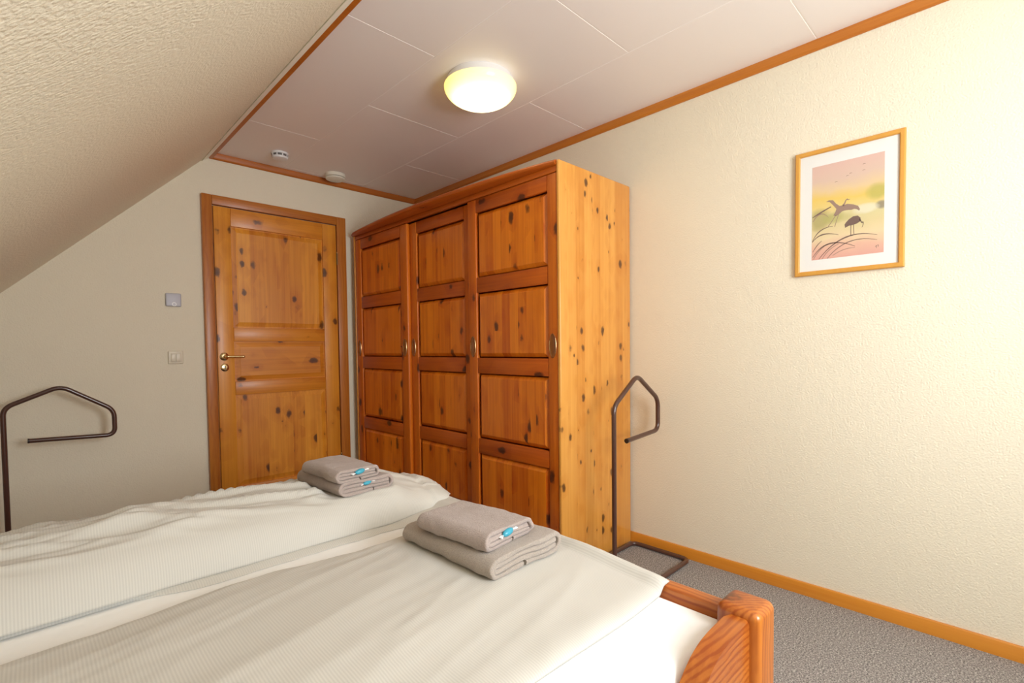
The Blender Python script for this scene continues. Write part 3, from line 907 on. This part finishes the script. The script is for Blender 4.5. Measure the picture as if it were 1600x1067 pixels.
lathe('base', [(0.0, 0.0), (0.070, 0.0), (0.071, -0.003), (0.071, -0.022), (0.066, -0.0235), (0.0, -0.0235)], (1.652, 3.535, ZC), M['cream_plastic'], al, 44)
lathe('gap_ring', [(0.0, -0.023), (0.0655, -0.023), (0.0655, -0.027), (0.0, -0.027)], (1.652, 3.535, ZC), M['slot'], al, 44)
lathe('cover', [(0.0, -0.0265), (0.068, -0.0265), (0.0695, -0.029), (0.066, -0.036), (0.055, -0.041), (0.050, -0.0395), (0.046, -0.042), (0.0, -0.044)], (1.652, 3.535, ZC), M['cream_plastic'], al, 44)

se = thing('wall_sensor', (0.650, YB, 1.43), 'pale grey square wall sensor with a white ring above the light switch', 'sensor')
box('housing', (0.609, YB - 0.018, 1.390), (0.691, YB, 1.472), M['grey_plastic'], se, 0.008, 4)
bm = bmesh.new()
n = 28
def rg(r, y): return [bm.verts.new((0.652 + r * math.cos(2 * math.pi * k / n), y, 1.404 + r * math.sin(2 * math.pi * k / n))) for k in range(n)]
Rg = [rg(0.0125, YB - 0.017), rg(0.0125, YB - 0.0195), rg(0.0078, YB - 0.0195), rg(0.0078, YB - 0.017)]
for A, B in zip(Rg, Rg[1:] + Rg[:1]):
    for k in range(n): bm.faces.new((A[k], A[(k + 1) % n], B[(k + 1) % n], B[k]))
tag(finish('ring', bm, M['white'], se, True, 40), 'white button ring')
sw = thing('light_switch', (0.652, YB, 1.075), 'ivory double rocker light switch beside the door frame', 'light switch')
box('plate', (0.6125, YB - 0.010, 1.0345), (0.6925, YB, 1.1145), M['ivory'], sw, 0.005, 3)
box('inner_frame', (0.6255, YB - 0.0135, 1.0475), (0.6795, YB - 0.009, 1.1015), M['ivory'], sw, 0.002, 2)
box('rocker', (0.6285, YB - 0.0170, 1.0505), (0.6518, YB - 0.012, 1.0985), M['ivory'], sw, 0.0015, 2)
box('rocker', (0.6532, YB - 0.0170, 1.0505), (0.6765, YB - 0.012, 1.0985), M['ivory'], sw, 0.0015, 2)

# ------------------------------------------------------------------ framed watercolour
PY_0, PY_1, PZ0, PZ1 = 0.3195, 0.6995, 1.406, 1.934
pic = thing('framed_picture', (XR, (PY_0 + PY_1) / 2, (PZ0 + PZ1) / 2), 'framed watercolour of two wading birds among reeds in an orange wood frame', 'picture')
fw = 0.0185
def frame_side(a, b, c, d):
    """mitred moulding: outer points a,b inner points d,c, all in (y,z)"""
    bm = bmesh.new()
    V = []
    for xx, q in ((XR - 0.0005, 0), (XR - 0.016, 0), (XR - 0.019, 1)):
        V.append([bm.verts.new((xx, *p)) for p in (a, b, c, d)])
    A, B = V[0], V[1]
    Cm = V[2]
    for v, p, o in zip(Cm, (a, b, c, d), (d, c, b, a)):
        v.co.y = p[0] + (o[0] - p[0]) * 0.18; v.co.z = p[1] + (o[1] - p[1]) * 0.18
    for S, T in ((A, B), (B, Cm)):
        for i in range(4): bm.faces.new((S[i], S[(i + 1) % 4], T[(i + 1) % 4], T[i]))
    bm.faces.new(A); bm.faces.new(Cm)
    return finish('frame_side', bm, M['frame'], pic)
o4 = [(PY_0, PZ0), (PY_1, PZ0), (PY_1, PZ1), (PY_0, PZ1)]
i4 = [(PY_0 + fw, PZ0 + fw), (PY_1 - fw, PZ0 + fw), (PY_1 - fw, PZ1 - fw), (PY_0 + fw, PZ1 - fw)]
for k in range(4):
    q = (k + 1) % 4
    frame_side(o4[k], o4[q], i4[q], i4[k])
box('mount_board', (XR - 0.010, PY_0 + fw - 0.004, PZ0 + fw - 0.004), (XR - 0.004, PY_1 - fw + 0.004, PZ1 - fw + 0.004), M['mat'], pic)
AY0, AY1, AZ0, AZ1 = 0.3845, 0.6355, 1.471, 1.864
def wash():
    t = NT('watercolour_wash')
    tc = t.n('ShaderNodeTexCoord'); sep = t.n('ShaderNodeSeparateXYZ'); t.l(tc.outputs['Object'], sep.inputs[0])
    nzn = t.n('ShaderNodeTexNoise', i_Scale=14.0, i_Detail=3.0); t.l(tc.outputs['Object'], nzn.inputs['Vector'])
    zc = (PZ0 + PZ1) / 2
    v = t.math('DIVIDE', t.math('SUBTRACT', AZ1 - zc, sep.outputs[2]), AZ1 - AZ0)
    v = t.math('ADD', v, t.math('MULTIPLY', t.math('SUBTRACT', nzn.outputs[0], 0.5), 0.14))
    c = t.ramp(v, [(0.0, (0.76, 0.53, 0.47)), (0.17, (0.74, 0.56, 0.47)), (0.27, (0.80, 0.62, 0.38)), (0.38, (0.84, 0.62, 0.16)),
                   (0.46, (0.82, 0.66, 0.25)), (0.55, (0.72, 0.66, 0.36)), (0.66, (0.74, 0.64, 0.35)), (0.78, (0.82, 0.68, 0.43)),
                   (0.88, (0.80, 0.50, 0.38)), (1.0, (0.76, 0.42, 0.36))])
    # blurred foliage at both sides
    yc = (PY_0 + PY_1) / 2
    def blob(y, z, ry, rz, col, cc):
        a = t.math('POWER', t.math('DIVIDE', t.math('SUBTRACT', sep.outputs[1], y - yc), ry), 2.0)
        b = t.math('POWER', t.math('DIVIDE', t.math('SUBTRACT', sep.outputs[2], z - zc), rz), 2.0)
        d = t.math('ADD', t.math('ADD', a, b), t.math('MULTIPLY', t.math('SUBTRACT', nzn.outputs[0], 0.5), 1.6))
        return t.mix(t.ramp(d, [(0.2, 0.75), (1.3, 0.0)]), cc, col)
    c = blob(0.405, 1.715, 0.045, 0.035, (0.50, 0.48, 0.12), c)
    c = blob(0.392, 1.660, 0.022, 0.018, (0.22, 0.20, 0.18), c)
    c = blob(0.610, 1.640, 0.050, 0.050, (0.42, 0.37, 0.14), c)
    c = blob(0.540, 1.635, 0.060, 0.026, (0.48, 0.46, 0.16), c)
    c = blob(0.450, 1.655, 0.050, 0.022, (0.84, 0.82, 0.66), c)
    c = t.mix(1.0, c, (0.86, 0.84, 0.80), 'MULTIPLY')
    return t.set(Base_Color=c, Roughness=0.7)
M['wash'] = wash()
art = box('print', (XR - 0.0104, AY0, AZ0), (XR - 0.0098, AY1, AZ1), M['wash'], pic)
M['ink'] = plain('sepia_ink', (0.165, 0.105, 0.085), 0.7)
M['ink2'] = plain('thin_sepia_ink', (0.30, 0.20, 0.15), 0.7)
def uv(x, y):
    """point read off the picture -> place on the print"""
    u = (x - 193) / 445.0
    top = 320 - 92 * u; bot = 890 - 42 * u
    v = (y - top) / (bot - top)
    return AY1 - u * (AY1 - AY0), AZ1 - v * (AZ1 - AZ0)
def shape(name, polys, mat):
    bm = bmesh.new()
    for pl in polys:
        A = [bm.verts.new((XR - 0.01041, *uv(*p))) for p in pl]
        f = bm.faces.new(A)
        r = bmesh.ops.extrude_face_region(bm, geom=[f])
        bmesh.ops.translate(bm, verts=[e for e in r['geom'] if isinstance(e, bmesh.types.BMVert)], vec=(-0.0002, 0, 0))
    return finish(name, bm, mat, art)
def stroke(pts, w0, w1, w2=0.6):
    P = [Vector(p) for p in pts]
    Q = []
    n = 14
    for i in range(n + 1):                                   # quadratic or cubic curve
        t = i / n
        B = [p.copy() for p in P]
        while len(B) > 1: B = [B[k].lerp(B[k + 1], t) for k in range(len(B) - 1)]
        Q.append(B[0])
    L, Rr = [], []
    for i, p in enumerate(Q):
        t = i / n
        w = (w0 + (w1 - w0) * min(1, t * 2)) if t < 0.5 else (w1 + (w2 - w1) * (t - 0.5) * 2)
        d = (Q[min(i + 1, n)] - Q[max(i - 1, 0)]).normalized()
        nn = Vector((-d.y, d.x)) * w
        L.append(p + nn); Rr.append(p - nn)
    return [tuple(p) for p in L + Rr[::-1]]
shape('flying_bird', [
    [(285, 530), (305, 520), (330, 520), (348, 540), (372, 556), (394, 552), (420, 544), (455, 548), (485, 558), (497, 578), (492, 588),
     (478, 578), (462, 576), (444, 582), (425, 582), (402, 585), (388, 590), (372, 604), (352, 618), (333, 614), (346, 592), (352, 574), (330, 550), (308, 530)],
    stroke([(392, 554), (414, 535), (402, 520), (424, 514)], 5, 3.5, 3), [(418, 518), (440, 514), (424, 522)],
    stroke([(348, 612), (330, 645), (300, 682)], 2, 1.8, 2.2), stroke([(366, 608), (352, 650), (342, 684)], 2, 1.8, 2.2)], M['ink2'])
shape('standing_bird', [
    [(404, 672), (412, 660), (430, 640), (456, 622), (484, 618), (502, 632), (500, 654), (478, 668), (452, 676), (430, 680), (408, 692)],
    stroke([(496, 640), (512, 662), (500, 664), (518, 658)], 4, 3, 3), stroke([(516, 658), (520, 672), (510, 692)], 3, 2, 1),
    stroke([(444, 676), (442, 708), (444, 742)], 2, 2, 2), stroke([(460, 674), (460, 700), (462, 730)], 2, 2, 2)], M['ink'])
shape('reed', [stroke([(196, 628), (240, 600), (318, 560)], 2, 4.5, 3)], M['ink'])
shape('reed', [stroke([(200, 652), (250, 570), (302, 626)], 2, 3, 1)], M['ink2'])
for pts, w in (([(196, 778), (232, 690), (330, 680)], 3.2), ([(196, 780), (250, 705), (366, 734)], 4.0), ([(200, 872), (290, 735), (470, 806)], 4.2),
               ([(240, 884), (400, 690), (600, 740)], 4.2), ([(296, 880), (420, 730), (600, 770)], 2.6), ([(200, 840), (230, 790), (260, 770)], 2.6),
               ([(262, 884), (300, 820), (370, 790)], 2.4), ([(205, 885), (240, 820), (300, 790)], 2.2), ([(330, 862), (400, 815), (470, 815)], 2.0)):
    shape('reed', [stroke(pts, 1.5, w, 1.2)], M['ink'] if w > 2.5 else M['ink2'])
for bx, by in ((350, 408), (420, 372), (440, 357), (518, 340), (520, 302)):
    shape('distant_bird', [stroke([(bx - 9, by + 3), (bx - 2, by - 5), (bx + 9, by - 2)], 1, 1.6, 0.6)], M['ink2'])
shape('signature', [stroke([(590, 815), (600, 795), (596, 822)], 1.5, 2, 1.5), stroke([(600, 806), (612, 796), (606, 816)], 1.5, 2, 1)], M['ink2'])
